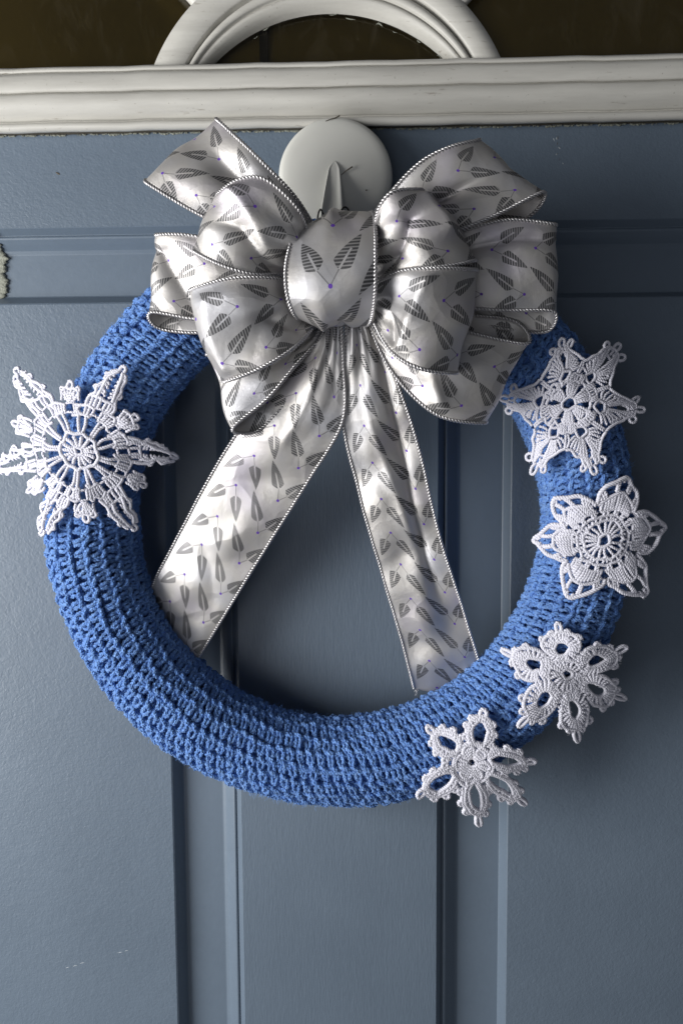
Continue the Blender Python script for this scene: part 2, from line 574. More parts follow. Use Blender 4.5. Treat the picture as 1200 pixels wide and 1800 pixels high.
o0, g0, i0 = arc_pts('outer', 0.006), arc_pts('groove', 0.006), arc_pts('glass', 0.006)
prof_rows = []
for base_a, base_b, t, y in [(o0, g0, -0.005, 0.004), (o0, g0, 0.0, -0.0075), (o0, g0, 0.03, -0.0090), (o0, g0, 0.5, -0.0094), (o0, g0, 0.95, -0.0092), (o0, g0, 0.985, -0.0084), (g0, i0, 0.0, -0.0078), (g0, i0, 0.02, 0.0),
                             (g0, i0, 0.10, 0.0), (g0, i0, 0.12, -0.0060), (g0, i0, 0.18, -0.0082), (g0, i0, 0.30, -0.0094), (g0, i0, 0.44, -0.0090), (g0, i0, 0.49, -0.0078), (g0, i0, 0.50, -0.0042), (g0, i0, 0.55, -0.0042),
                             (g0, i0, 0.56, -0.0066), (g0, i0, 0.70, -0.0062), (g0, i0, 0.84, -0.0040), (g0, i0, 0.94, -0.0004), (g0, i0, 1.0, 0.0042)]:
    q = lerp(base_a, base_b, t).copy(); q[:, 1] = y
    prof_rows.append(q)
mb = MB()
fan = mb.grid(prof_rows).build('fan_arch', M_WHITE, door)

for ang in (133, 47):
    cx, cy, r = arcs['outer']
    a = math.radians(ang)
    dx, dy = math.cos(a), -math.sin(a)
    nx, ny = -dy, dx
    rr = []
    for d in np.linspace(r + 1, r + 260, 6):
        row = []
        for wv, h in ((-24, -0.004), (-22, 0.006), (-17, 0.0085), (-6, 0.0092), (6, 0.0092), (17, 0.0085), (22, 0.006), (24, -0.004)):
            row.append(P(cx + dx * d + nx * wv, cy + dy * d + ny * wv, h))
        rr.append(row)
    MB().grid(rr).build('fan_ray', M_WHITE, door)

# panes: two side lights and the small half-round light, each a thin slab just behind the bars
zg0, zg1 = ztrim_top - 0.004, ztrim_top + 0.22


def pane(x0, x1, za, zb, y):
    return MB().box((x0, y, za), (x1, y + 0.003, zb)).build('glass_pane', M_GLASS, door, False)


xm = P(580, 60, 0)[0]
pane(X0, X1, zg0, zg1, yg)
mb = MB(); mb.raw([(X0 - .2, 0.016, zg0 - 0.01), (X1 + .2, 0.016, zg0 - 0.01), (X1 + .2, 0.016, zg1 + .1), (X0 - .2, 0.016, zg1 + .1)], [(0, 1, 2, 3)])
mb.build('room_backdrop', M_INSIDE, door, False)
bx = P(466, 60, -0.02)[0]
MB().box((bx - 0.0028, 0.009, zg0), (bx + 0.0028, 0.013, zg0 + 0.034)).build('reflection_bar', M_INDARK, door, False)  # added bar in place of a dark reflection in the pane
# paint smears left on the glass around the arch
for k in range(11):
    t = rng.uniform(0.06, 0.34) if k < 4 else rng.uniform(0.5, 0.97)
    q = i0[int(t * (len(i0) - 1))]
    tg = i0[min(len(i0) - 1, int(t * (len(i0) - 1)) + 1)] - q
    tg = tg / (np.linalg.norm(tg) + 1e-9)
    L = rng.uniform(0.002, 0.007); wd = rng.uniform(0.0002, 0.0005)
    inward = np.array([tg[2], 0, -tg[0]]) * (1 if k >= 0 else 1)
    c = q + inward * rng.uniform(0.0004, 0.0035); c[1] = yg - 0.0006
    pts = [c - tg * L / 2, c - tg * L * 0.1 + inward * rng.normal(0, 0.0006), c + tg * L / 2 + inward * rng.normal(0, 0.0008)]
    MB().tubes(spline(pts, 7)[None], np.array([0.2, 0.7, 1, 0.8, 1, 0.6, 0.2]) * wd, 5).build('paint_smear', M_CAULK, door)

# ragged caulk and a strip coloured dark as the gap's shadow under the trim, and down the left edge
n = 700
xs = np.linspace(P(-20, 240, 0)[0], P(1230, 215, 0)[0], n)
zb = zs[0][0]
ph = rng.uniform(0, 6, 8)


def rag(x, k=1.0):
    return sum(math.sin(x * f * k + p) * a for f, p, a in zip((60, 143, 310, 533, 871, 1400, 2100, 3100), ph, (.25, .3, .35, .35, .3, .3, .25, .2)))


MB().grid([[(x, -0.0006, zb + 0.002), (x, -0.0012, zb - 0.0006), (x, -0.0006, zb - 0.0015 - 0.0003 * rag(x, 0.8))] for x in xs]).build('shadow_strip', M_SHADOW_STRIP, trim)
mb = MB()
for i in range(n - 1):
    x0, x1 = xs[i], xs[i + 1]
    dens = rag(x0)
    if dens < -0.35: continue
    t0 = 0.0004 + 0.0006 * max(0, dens + 0.35); t1 = 0.0004 + 0.0006 * max(0, rag(x1) + 0.35)
    za = zb - 0.0016 - 0.0003 * rag(x0, 1.3); zb2 = zb - 0.0016 - 0.0003 * rag(x1, 1.3)
    j = rng.normal(0, 0.00012, 4)
    mb.grid([[(x0, -0.0004, za + .0004), (x0, -0.0016 + j[0], za - t0 * .5), (x0, 0.0001, za - t0)], [(x1, -0.0004, zb2 + .0004), (x1, -0.0016 + j[1], zb2 - t1 * .5), (x1, 0.0001, zb2 - t1)]])
mb.build('caulk_bead', M_CAULK, trim)
rows = []
for py in np.linspace(335, 527, 110):
    amp = 0.3 + 0.7 * min(1, max(0, (py - 395) / 60))
    xe = (-17 + 17 * amp + 2.5 * math.sin(py * .13) + 2 * math.sin(py * .31 + 1) + 1.5 * math.sin(py * .83) + rng.normal(0, 0.8)) * (1 if py < 518 else 0.9)
    cz = 4 * math.sin(py * .12)
    rows.append([P(-30 + cz, py, 0.0000), P(-20 + cz, py, 0.0012), P(xe - 8, py, 0.0013 + rng.normal(0, .0004)), P(xe - 3, py, 0.0012 + rng.normal(0, .0004)), P(xe, py, -0.0002)])
r_ = np.array(rows)
# keep the bead on the stepped surface of the rail and the panel groove
zrow = r_[:, :, 2]
r_[:, :, 1] += np.interp(-zrow, [-(zt + 0.001), -(zt - 0.016), -(zt - 0.06)], [0, 0.0122, 0.0132])
MB().grid(r_).build('caulk_streak', M_CAULK, door)
# a few scratches and specks on the paint
for (x0, y0, x1, y1) in ((115, 1703, 122, 1700), (128, 1700, 136, 1697), (140, 1695, 149, 1692), (207, 1676, 215, 1674), (219, 1673, 226, 1671)):
    a, b = P(x0, y0, -0.0022), P(x1, y1, -0.0031)
    a[1] = b[1] = 0.0031
    MB().tubes(np.array([a, (a + b) / 2 + np.array([0, 0, .0002]), b])[None], [0.00006, 0.00016, 0.00006], 5).build('paint_chip', M_CHIP, lp)
a, b = P(99, 303, 0), P(106, 307, 0)
MB().tubes(np.array([a, (a + b) / 2, b])[None], [0.0003, 0.0007, 0.0002], 6).build('paint_speck', M_TWIG, door)
for k in range(9):
    px, py = 978 + rng.normal(0, 3) + k * .6, 236 + k * 6 + rng.normal(0, 3)
    a = P(px, py, 0.0); b = P(px + rng.normal(0, 2), py + rng.uniform(2, 6), 0.0)
    MB().tubes(np.array([a, (a + b) / 2, b])[None], [0.0001, 0.0002, 0.0001], 5).build('paint_chip', M_TWIG if k % 2 else M_CHIP, door)

# ================================================================== HOOK
hook = empty('adhesive_hook', tuple(P(589, 292, 0.0)))
tag(hook, 'round grey-white plastic door hook behind the top of the bow', 'hook')
hc = P(589, 309, 0.018); hr = abs(P(689, 309, 0.018)[0] - hc[0])
prof = [(0.80, 0.0004), (0.80, 0.0100), (0.97, 0.0100), (1.0, 0.0110), (1.006, 0.0140), (1.0, 0.0165), (0.985, 0.0185), (0.955, 0.0200), (0.90, 0.0210), (0.80, 0.0216), (0.6, 0.0222), (0.3, 0.0226), (0.0, 0.0227)]
th = np.linspace(0, 2 * np.pi, 96, endpoint=False)
MB().grid([[(hc[0] + hr * r * math.cos(t), -h, hc[2] + hr * r * math.sin(t)) for t in th] for r, h in prof], close_v=True).build('disc', M_PLASTIC, hook)
# tongue: springs from the disc and stands further out towards its lower end
rows = []
for t in np.linspace(0, 1, 22):
    py = 284 + 120 * t
    cxp = 588 - 6 * t
    hwid = (7 + 12.5 * min(1, t * 1.35) ** 0.8) * min(1, 0.3 + t * 9)
    hh = 0.0232 + 0.013 * t ** 1.1
    row = []
    for a in (-1.08, -1.0, -0.97, -0.9, -0.8, -0.6, -0.3, 0, 0.3, 0.55, 0.7, 0.8, 0.9, 0.97, 1.0, 1.08):
        if abs(a) > 1.05: hi = 0.0205
        elif abs(a) > 0.99: hi = hh - 0.002 * t
        else: hi = hh - 0.0026 * min(1, t * 2) * max(0, 1 - (abs(a + 0.08) / 0.86) ** 6)
        row.append(P(cxp + a * hwid, py, hi))
    rows.append(row)
rows.append([P(582 + a * 19, 408, 0.021) for a in np.linspace(-1, 1, 16)])
MB().grid(rows).build('hook_tongue', M_PLASTIC, hook)
for pts in ([(572, 213, .0212), (582, 209, .0214), (590, 207, .0206), (597, 203, .0200)], [(600, 307, .0232), (607, 301, .0240), (613, 297, .0242), (619, 293, .0238)]):
    MB().tubes(spline([P(*q) for q in pts], 9)[None], np.linspace(0.0002, 0.0005, 9), 5).build('scuff', M_TWIG, hook)
q = P(643, 334, 0.0220)
MB().tubes(np.array([q + (0, -.0006, 0), q + (0.0002, -.0004, -.0002), q + (.0004, 0.0004, -.0004)])[None], [0.0003, 0.0006, 0.0003], 6).build('speck', M_TWIG, hook)

# ================================================================== WREATH
RING_C = P(592, 916, 0.034); RING_C[1] = -0.034
RING_R, TUBE_R, NST, NROW = 0.1703, 0.0275, 146, 18
wreath = empty('crochet_wreath', tuple(RING_C))
tag(wreath, 'round wreath covered in bright blue crocheted yarn hanging on the door', 'wreath')


def torus(th, ph, r, R=RING_R):
    """th clockwise from the top as seen from the front, ph from the outer edge over the front (pi/2) to the inner edge"""
    rho = R + r * np.cos(ph)
    return np.stack([RING_C[0] + rho * np.sin(th), RING_C[1] - r * np.sin(ph), RING_C[2] + rho * np.cos(th)], -1)


tt = np.linspace(0, 2 * np.pi, 120, endpoint=False); pp = np.linspace(0, 2 * np.pi, 28, endpoint=False)
TT, PPh = np.meshgrid(tt, pp, indexing='ij')
M_CORE = mat_plain('wreath_core', (0.06, 0.14, 0.40), 0.95)
MB().grid(torus(TT, PPh, TUBE_R - 0.0006), close_u=True, close_v=True).build('wreath_form', M_CORE, wreath)

# one yarn path per crochet row: legs of each stitch and the two loops on its top
cell = np.array([(-0.06, -0.04, -0.60), (-0.14, 0.14, 0.30), (-0.24, 0.42, 0.80), (-0.25, 0.70, 0.72), (-0.16, 0.95, 0.10),
                 (0.06, 1.00, -0.15), (0.20, 0.90, 0.20), (0.23, 0.66, 0.76), (0.17, 0.38, 0.78), (0.08, 0.12, 0.25), (0.08, -0.06, -0.60), (0.45, -0.05, -0.80)])
bar = np.array([(-0.36, 0.80, 0.45), (-0.10, 0.90, 1.10), (0.20, 1.02, 1.06), (0.42, 0.98, 0.40)])
SUB = 2
row_w = 2 * np.pi / NROW
for j in range(NROW):
    ph0 = -0.22 * math.pi + j * row_w
    if ph0 > 1.17 * math.pi: break
    flip = False; half = 0.5 * (j % 2)
    mb = MB()
    slack = rng.normal(0, 1, NST)
    for tmpl in (cell, bar):
        U, V, W = [], [], []
        for i in range(NST):
            c = tmpl + rng.normal(0, 1, tmpl.shape) * np.array([0.055, 0.06, 0.12])
            c[:, 2] += 0.12 * slack[i]
            U.append(i + c[:, 0] + 0.16 * c[:, 1] + half); V.append(c[:, 1]); W.append(c[:, 2])
        U = np.concatenate(U); V = np.concatenate(V); W = np.concatenate(W)
        wav = 0.10 * np.sin(U / NST * 2 * np.pi * 9 + j * 1.7) + 0.07 * np.sin(U / NST * 2 * np.pi * 23 + j)
        q = spline(np.stack([U, V + wav, W], -1), len(U) * (2 if tmpl is cell else 4), closed=True)
        # the spline closes through the full turn: drop the long jump
        du = np.abs(np.diff(q[:, 0], append=q[0, 0] + NST))
        q = q[du <= 3]
        tube_var = 1 + 0.022 * np.sin(q[:, 0] / NST * 2 * np.pi * 3 + 1) + 0.014 * np.sin(q[:, 0] / NST * 2 * np.pi * 7)
        pts = torus(q[:, 0] / NST * 2 * np.pi, ph0 + q[:, 1] * row_w, (TUBE_R + 0.0003 + q[:, 2] * 0.0025) * tube_var)
        Ty, Ay, By = frames(pts[None], True)
        sy = np.concatenate([[0], np.cumsum(np.linalg.norm(np.diff(pts, axis=0), axis=1))])
        for kp in range(3):
            a_ = 2 * np.pi * (sy / 0.0062 + kp / 3)
            ply = pts + 0.00092 * (Ay[0] * np.cos(a_)[:, None] + By[0] * np.sin(a_)[:, None])
            mb.tubes(ply[None], 0.00106 + 0.00014 * np.sin(np.arange(len(pts)) * 0.7 + kp), 4)
    mb.build('stitch_row', M_YARN, wreath)

# loose fibres standing off the yarn
NF = 22000
th = rng.uniform(0, 2 * np.pi, NF); ph = rng.uniform(-0.25 * np.pi, 1.2 * np.pi, NF)
b0 = torus(th, ph, TUBE_R + rng.uniform(0.001, 0.0038, NF))
nor = nrm(torus(th, ph, TUBE_R + .01) - torus(th, ph, TUBE_R))
d1 = nrm(nor * 0.55 + rng.normal(0, .6, (NF, 3))); d2 = nrm(d1 + rng.normal(0, .7, (NF, 3)))
ln = rng.uniform(0.0007, 0.0021, NF)[:, None]
paths = np.stack([b0, b0 + d1 * ln, b0 + d1 * ln + d2 * ln], 1)
mb = MB(); mb.tubes(paths, np.array([0.00009, 0.00008, 0.00005]), 3)
tag(mb.build('yarn_fuzz', M_FUZZ, wreath), kind='stuff')

# ================================================================== BOW
bow = empty('ribbon_bow', tuple(P(582, 480, 0.07)))
tag(bow, 'large silver ribbon bow with leaf pattern and long tails at the wreath top', 'bow')
RIB_W = 0.052


def ribbon_mesh(name, A, B, bulge=0.0, gather=(0.0, 0.0), dents=(), n_t=96, n_s=30, wr=0.0004, seed=0, vofs=0.0, crease=(), closed=False, urange=(-0.03, 1.03), vs=1.08, facet=0.008):
    """A, B: 3D edge curves (control points); returns the ribbon part with its two edge cords"""
    r = np.random.default_rng(seed)
    a, b = spline(A, n_t), spline(B, n_t)
    s = np.linspace(0, 1, n_s); t = np.linspace(0, 1, n_t)
    pts = a[:, None] * (1 - s)[None, :, None] + b[:, None] * s[None, :, None]
    ds = np.gradient(pts, axis=1); dt = np.gradient(pts, axis=0)
    N = nrm(np.cross(dt, ds))
    mid = N[n_t // 5, n_s // 2]
    if mid[1] > 0: N = -N
    S, Tm = np.meshgrid(s, t)
    off = bulge * 4 * S * (1 - S) * (np.abs(np.sin(2 * np.pi * Tm)) ** 0.7 if closed else np.sin(np.pi * Tm) ** 0.5)
    p = r.uniform(0, 6.28, 8)
    ends = np.exp(-Tm / 0.13) * gather[0] + np.exp(-(1 - Tm) / 0.13) * gather[1]
    for kf, am in ((2.2, 1.0), (3.9, 0.55)):
        ph_ = kf * S + p[int(kf) % 8] + 0.5 * np.sin(3 * Tm * 6.28 + p[6]) * 0.25
        tri = 2 * np.abs(ph_ - np.floor(ph_) - 0.5) - 0.5
        off += ends * am * tri * 0.0055 * np.sin(np.pi * np.clip(S, 0, 1)) ** 0.4
    tl = np.linalg.norm(np.diff((a + b) / 2, axis=0), axis=1); Lc = np.concatenate([[0], np.cumsum(tl)])
    LL = (Lc / RIB_W)[:, None] + 0 * S
    off += wr * (np.sin(LL * 5.2 + S * 3 + p[2]) + np.sin(LL * 3.1 - S * 6 + p[3]) + 0.7 * np.sin(LL * 9.7 + S * 8 + p[4]) + 0.5 * np.sin(LL * 2.0 + S * 13 + p[5]))
    for (ds_, dt_, amp, rs, rt) in dents:
        d = np.sqrt(((S - ds_) / rs) ** 2 + ((Tm - dt_) / rt) ** 2)
        off += amp * np.exp(-d ** 1.3)
    for (s0, t0, s1, t1, amp, wd) in crease:
        dx, dy = s1 - s0, t1 - t0; l2 = dx * dx + dy * dy
        k = np.clip(((S - s0) * dx + (Tm - t0) * dy) / l2, 0, 1)
        d = np.sqrt((S - s0 - k * dx) ** 2 + (Tm - t0 - k * dy) ** 2)
        off += amp * np.exp(-d / wd)
    # crisp facets: cones around a few pinch points
    tot = Lc[-1] / RIB_W
    k_ = max(3, int(tot * 1.5))
    cs, cl_ = r.uniform(0, 1, k_), (np.arange(k_) + r.uniform(0.1, 0.9, k_)) / k_ * tot
    dd = np.sqrt((S[..., None] - cs) ** 2 + ((LL[..., None] - cl_) * 0.8) ** 2) + r.uniform(0, .18, k_)
    dmin = dd.min(-1)
    off -= facet * (dmin - dmin.mean()) * (0.4 + 0.6 * np.sin(np.pi * S))
    pts = pts + N * off[:, :, None]
    uv = np.stack([urange[0] + S * (urange[1] - urange[0]), LL * vs * (1 if vofs >= 0 else -1) + vofs], -1)
    mb = MB(); mb.grid(pts, uv)
    o = mb.build(name, M_RIBBON, bow)
    md = o.modifiers.new('thickness', 'SOLIDIFY'); md.thickness = 0.0004; md.offset = 0
    for e in (0, -1):
        mb = MB()
        rope(mb, pts[:, e], 0.00066, 0.00066, 0.0042, 2, 5, step=0.0006)
        mb.build('edge_cord', M_CORD, o)
    return o


def loop(Af, Bf, back, sa=(0, 0), sb=(0, 0), root=(582, 480, 0.085), **kw):
    """Af, Bf: (px, py, h) from the knot to the fold along both edges of the front face; back: how far the back face lies behind"""
    def edge(E, sh):
        f = [P(*q) for q in E]
        x, y, h = E[-1]
        n = len(E)
        bk = []
        for i in range(n - 1, -1, -1):
            x, y, h = E[i]
            k = (i + 0.6) / (n - 1 + 0.6)
            hb = max(h - back * (0.25 + 0.75 * math.sin(math.pi * min(1, k) * 0.8)), 0.070)
            # pull the returning point slightly towards the knot so the fold stays the outermost line
            q = (x + (root[0] - x) * 0.04 + sh[0] * min(1, k * 1.2), y + (root[1] - y) * 0.04 + sh[1] * min(1, k * 1.2), hb)
            bk.append(P(*q))
        return f + bk
    return ribbon_mesh('ribbon_loop', edge(Af, sa), edge(Bf, sb), closed=True, **kw)


# upper left, behind
loop([(560, 412, .092), (520, 348, .100), (452, 276, .104), (382, 209, .094)], [(530, 448, .092), (440, 418, .104), (350, 376, .104), (259, 322, .094)],
     0.026, sa=(2, 3), sb=(8, -4), bulge=0.001, gather=(1, .6), dents=((0.35, 0.30, -0.006, 0.20, 0.06),), seed=1, crease=((0.3, .28, .75, .08, -0.0064, .05),))
# middle left, in front
loop([(548, 428, .104), (520, 365, .122), (455, 312, .126), (385, 338, .112)], [(515, 482, .104), (462, 484, .122), (400, 470, .126), (343, 442, .112)],
     0.030, sa=(4, 10), sb=(4, -4), bulge=0.001, gather=(1, .6), dents=((0.12, 0.38, .004, .2, .08),), seed=2, vofs=.2, crease=((0.15, .36, .7, .18, 0.0056, .06), (.55, .3, .9, .1, -0.0064, .05)))
# lower left, behind
loop([(525, 470, .086), (430, 440, .094), (345, 416, .096), (277, 412, .090)], [(520, 530, .086), (440, 548, .094), (350, 560, .096), (262, 548, .090)],
     0.022, sa=(4, 4), sb=(4, 32), bulge=0.001, gather=(1, .5), seed=3, vofs=.4, crease=((.2, .45, .95, .30, -0.0064, .06),))
# lower left, in front
loop([(530, 500, .100), (480, 488, .118), (405, 489, .124), (336, 508, .112)], [(548, 578, .100), (515, 612, .116), (460, 646, .122), (396, 670, .110)],
     0.030, sa=(4, 6), sb=(4, -8), bulge=0.001, gather=(1, .6), seed=4, vofs=.1, crease=((.15, .40, .9, .42, 0.0064, .07), (.5, .2, .85, .08, -0.0064, .06)))
# bottom left, behind
loop([(555, 560, .082), (490, 560, .088), (420, 585, .090), (362, 622, .086)], [(570, 590, .082), (525, 636, .088), (470, 700, .090), (412, 752, .086)],
     0.016, sa=(2, 4), sb=(34, 16), bulge=0.001, gather=(.8, .4), seed=5, vofs=.3)
# upper right, behind
loop([(648, 405, .092), (680, 345, .100), (750, 278, .104), (836, 248, .096)], [(665, 440, .092), (760, 420, .102), (865, 380, .104), (952, 340, .096)],
     0.024, sa=(-4, 4), sb=(-6, 34), bulge=0.001, gather=(1, .6), dents=((.5, .24, -.006, .2, .06),), seed=6, vofs=.25, crease=((.55, .1, .5, .30, -0.0048, .05),))
# upper right, in front
loop([(650, 420, .106), (662, 372, .122), (690, 338, .128), (740, 334, .116)], [(655, 492, .106), (710, 474, .122), (775, 468, .126), (834, 458, .114)],
     0.032, sa=(-4, 6), sb=(-4, -4), bulge=0.001, gather=(1, .6), seed=7, vofs=.45, crease=((.35, .30, .95, .06, -0.0080, .05), (.1, .42, .6, .40, 0.0048, .06)))
# middle right, behind
loop([(665, 470, .084), (760, 425, .094), (880, 388, .098), (972, 394, .092)], [(665, 520, .084), (770, 535, .092), (880, 545, .096), (976, 548, .092)],
     0.022, sa=(-4, 2), sb=(0, 38), bulge=0.001, gather=(1, .5), seed=8, vofs=.15, crease=((.3, .15, .2, .4, -0.0048, .05),))
# lower right, in front
loop([(652, 500, .104), (700, 478, .120), (765, 472, .126), (836, 474, .114)], [(652, 565, .104), (684, 616, .118), (738, 648, .124), (800, 656, .112)],
     0.032, sa=(-4, 6), sb=(-4, -6), bulge=0.001, gather=(1, .6), seed=9, vofs=.05, crease=((.1, .26, .9, .20, 0.0064, .05), (.3, .08, .9, .16, -0.0064, .05)))
# bottom right, behind
loop([(640, 540, .084), (720, 555, .092), (830, 585, .096), (928, 604, .088)], [(650, 575, .084), (690, 655, .092), (765, 728, .096), (850, 744, .088)],
     0.018, sa=(-8, -34), sb=(-4, -2), bulge=0.001, gather=(1, .5), seed=10, vofs=.35, crease=((.35, .2, .9, .32, 0.0064, .05),))

# tails
ribbon_mesh('ribbon_tail', [P(*q) for q in ((572, 560, .088), (540, 612, .082), (470, 690, .074), (392, 800, .062), (322, 925, .048), (260, 1046, .030), (236, 1094, .018))],
            [P(*q) for q in ((600, 566, .088), (604, 640, .082), (602, 740, .076), (545, 840, .064), (462, 972, .050), (346, 1160, .030), (318, 1205, .018))],
            bulge=0.003, gather=(1.2, 0), seed=21, wr=0.0005, n_t=150, crease=((.45, .02, .5, .28, .004, .08),))
ribbon_mesh('ribbon_tail', [P(*q) for q in ((608, 560, .088), (606, 650, .080), (604, 752, .072), (640, 900, .056), (682, 1045, .040), (712, 1150, .028), (727, 1212, .021))],
            [P(*q) for q in ((650, 560, .088), (692, 655, .082), (736, 790, .070), (768, 930, .056), (806, 1050, .040), (840, 1160, .026), (866, 1236, .014))],
            bulge=0.002, gather=(1.2, 0), seed=22, wr=0.0008, n_t=150, vofs=.2, crease=((.78, .2, .70, .62, -.006, .07), (.35, .15, .6, .5, .003, .1)))

# frayed threads at the cut end of the right tail
mb = MB()
for i in range(16):
    t = rng.uniform(0, 1) if i > 6 else rng.uniform(0, .06)
    a = P(727 + 139 * t, 1211 + 24 * t, .021 - .007 * t)
    d = np.array([rng.normal(0, .35), rng.normal(0, .3), -1]) * rng.uniform(.002, .005)
    mb.tubes(spline([a + (0, 0, .002), a, a + d * .5 + rng.normal(0, .0006, 3), a + d], 8)[None], np.linspace(0.00018, 0.00008, 8), 4)
mb.build('frayed_thread', M_CORD, bow)

# knot: a band wrapped over the middle
ka = [(560, 415, .072), (540, 396, .096), (521, 410, .112), (505, 452, .124), (502, 494, .127), (509, 536, .122), (524, 562, .108), (545, 564, .086), (555, 540, .072)]
kb = [(630, 405, .072), (646, 378, .094), (656, 376, .108), (660, 414, .124), (660, 468, .128), (658, 520, .124), (652, 560, .110), (640, 572, .088), (625, 545, .072)]
ribbon_mesh('knot', [P(*q) for q in ka], [P(*q) for q in kb], bulge=0.0030, seed=31, wr=0.0005, n_t=100, crease=((.5, .0, .45, .25, .003, .08), (.2, 1.0, .35, .72, .004, .07), (.75, 1.0, .6, .74, -.003, .06)), vofs=-.30, urange=(-0.05, 0.65), vs=0.80, facet=0.006)
# black tie wire around the hook
for pts in ([(561, 412, .060), (558, 385, .046), (563, 368, .040), (570, 384, .036), (572, 410, .050)],
            [(598, 408, .040), (599, 372, .034), (608, 364, .030), (613, 374, .029), (608, 384, .032), (600, 378, .036)]):
    MB().tubes(spline([P(*q) for q in pts], 30)[None], 0.0006, 6).build('tie_wire', M_WIRE, bow)

# ================================================================== SNOWFLAKES
def pol(r, deg):
    return (r * math.cos(math.radians(deg)), r * math.sin(math.radians(deg)))


class Flake:
    def __init__(self, name, label, centre, tips, lift=0.0, tilt=(0, 0), k=1.0):
        self.k = k
        self.c = np.array(centre, float); self.tips = [np.array(t, float) - self.c for t in tips]
        self.lift, self.tilt = lift, tilt
        self.wp = rng.uniform(0, 6.28, 6)
        self.o = empty(name, tuple(self.map3([(0, 0)])[0]))
        tag(self.o, label, 'snowflake', 'crocheted snowflakes on the wreath')
        self.mb = None

    def map3(self, pts, dz=0.0):
        out = []
        for x, y in pts:
            wx = 0.016 * math.sin(5 * y + self.wp[0]) + 0.010 * math.sin(11 * x + 7 * y + self.wp[1])
            wy = 0.016 * math.sin(5 * x + self.wp[2]) + 0.010 * math.sin(11 * y - 6 * x + self.wp[3])
            x, y = x + wx, y + wy
            a = math.degrees(math.atan2(y, x)) % 360
            r = math.hypot(x, y)
            k = int(a // 60) % 6
            f = math.radians(a - 60 * k)
            s60 = math.sin(math.radians(60))
            ca, cb = r * math.sin(math.radians(60) - f) / s60, r * math.sin(f) / s60
            px = self.c + ca * self.tips[k] + cb * self.tips[(k + 1) % 6]
            h = 0.068
            for _ in range(2):
                w3 = P(px[0], px[1], h)
                dr = math.hypot(w3[0] - RING_C[0], w3[2] - RING_C[2]) - RING_R
                h = 0.0690 + self.lift - 9.0 * dr * dr + 0.0012 * math.sin(px[0] * .06 + self.wp[4]) * math.sin(px[1] * .055 + self.wp[5]) + self.tilt[0] * (px[0] - self.c[0]) * 1e-4 + self.tilt[1] * (px[1] - self.c[1]) * 1e-4
            out.append(P(px[0], px[1], h + dz))
        return np.array(out)

    def begin(self): self.mb = MB()

    def end(self, name):
        self.all = getattr(self, 'all', []) + [np.concatenate(self.mb.v)]
        self.mb.build(name, M_THREAD, self.o)
        if len(self.all) == 7:                       # centre and six points done: loose cotton fibres
            v = np.concatenate(self.all)
            b0 = v[rng.integers(0, len(v), 1600)]
            d1 = nrm(rng.normal(0, 1, b0.shape) - np.array([0, .4, 0])); d2 = nrm(d1 + rng.normal(0, .8, b0.shape))
            ln = rng.uniform(0.0005, 0.0014, (len(b0), 1))
            mb = MB(); mb.tubes(np.stack([b0, b0 + d1 * ln, b0 + d1 * ln + d2 * ln], 1), np.array([0.00007, 0.00006, 0.00004]), 3)
            tag(mb.build('thread_fuzz', M_THREAD, self.o), kind='stuff')

    def jit(self, pts, j):
        return [(x + random.gauss(0, j), y + random.gauss(0, j)) for x, y in pts]

    def chain(self, pts, closed=False, k=1.0, dz=0.0, j=0.011):
        p = self.map3(self.jit(pts, j), dz)
        if closed: p = spline(p, max(16, len(p) * 6), closed=True)
        rope(self.mb, p, 0.00072 * k * self.k, 0.00070 * k * self.k, 0.0042 * k, 3, 5, step=0.0008, closed=closed, phase=random.uniform(0, 6))

    def post(self, a, b, k=1.0, dz=0.0, j=0.010):
        m = ((a[0] + b[0]) / 2 + random.gauss(0, j), (a[1] + b[1]) / 2 + random.gauss(0, j))
        p = self.map3([a, m, b], dz)
        p[1, 1] -= 0.0004
        rope(self.mb, p, 0.00067 * k * self.k, 0.00060 * k * self.k, 0.0034, 2, 5, step=0.0008, phase=random.uniform(0, 6))

    def picot(self, base, d, L, wd, k=1.0):
        """small loop from base along direction d (degrees)"""
        ux, uy = pol(1, d); vx, vy = -uy, ux
        f = lambda s, t: (base[0] + ux * s * L + vx * t * wd, base[1] + uy * s * L + vy * t * wd)
        self.chain([f(0, -.45), f(.45, -.75), f(.85, -.6), f(1, 0), f(.85, .6), f(.45, .75), f(0, .45)], k=k, j=0.004)

    def fan(self, origin, ends, start=0.0, k=1.0, dz=0.0):
        for e in ends:
            a = (origin[0] + (e[0] - origin[0]) * start, origin[1] + (e[1] - origin[1]) * start)
            self.post(a, e, k, dz)


def rotp(pts, deg):
    c, s = math.cos(math.radians(deg)), math.sin(math.radians(deg))
    return [(x * c - y * s, x * s + y * c) for x, y in pts]


def polline(lst, rot=0):
    return [pol(r, a + rot) for r, a in lst]


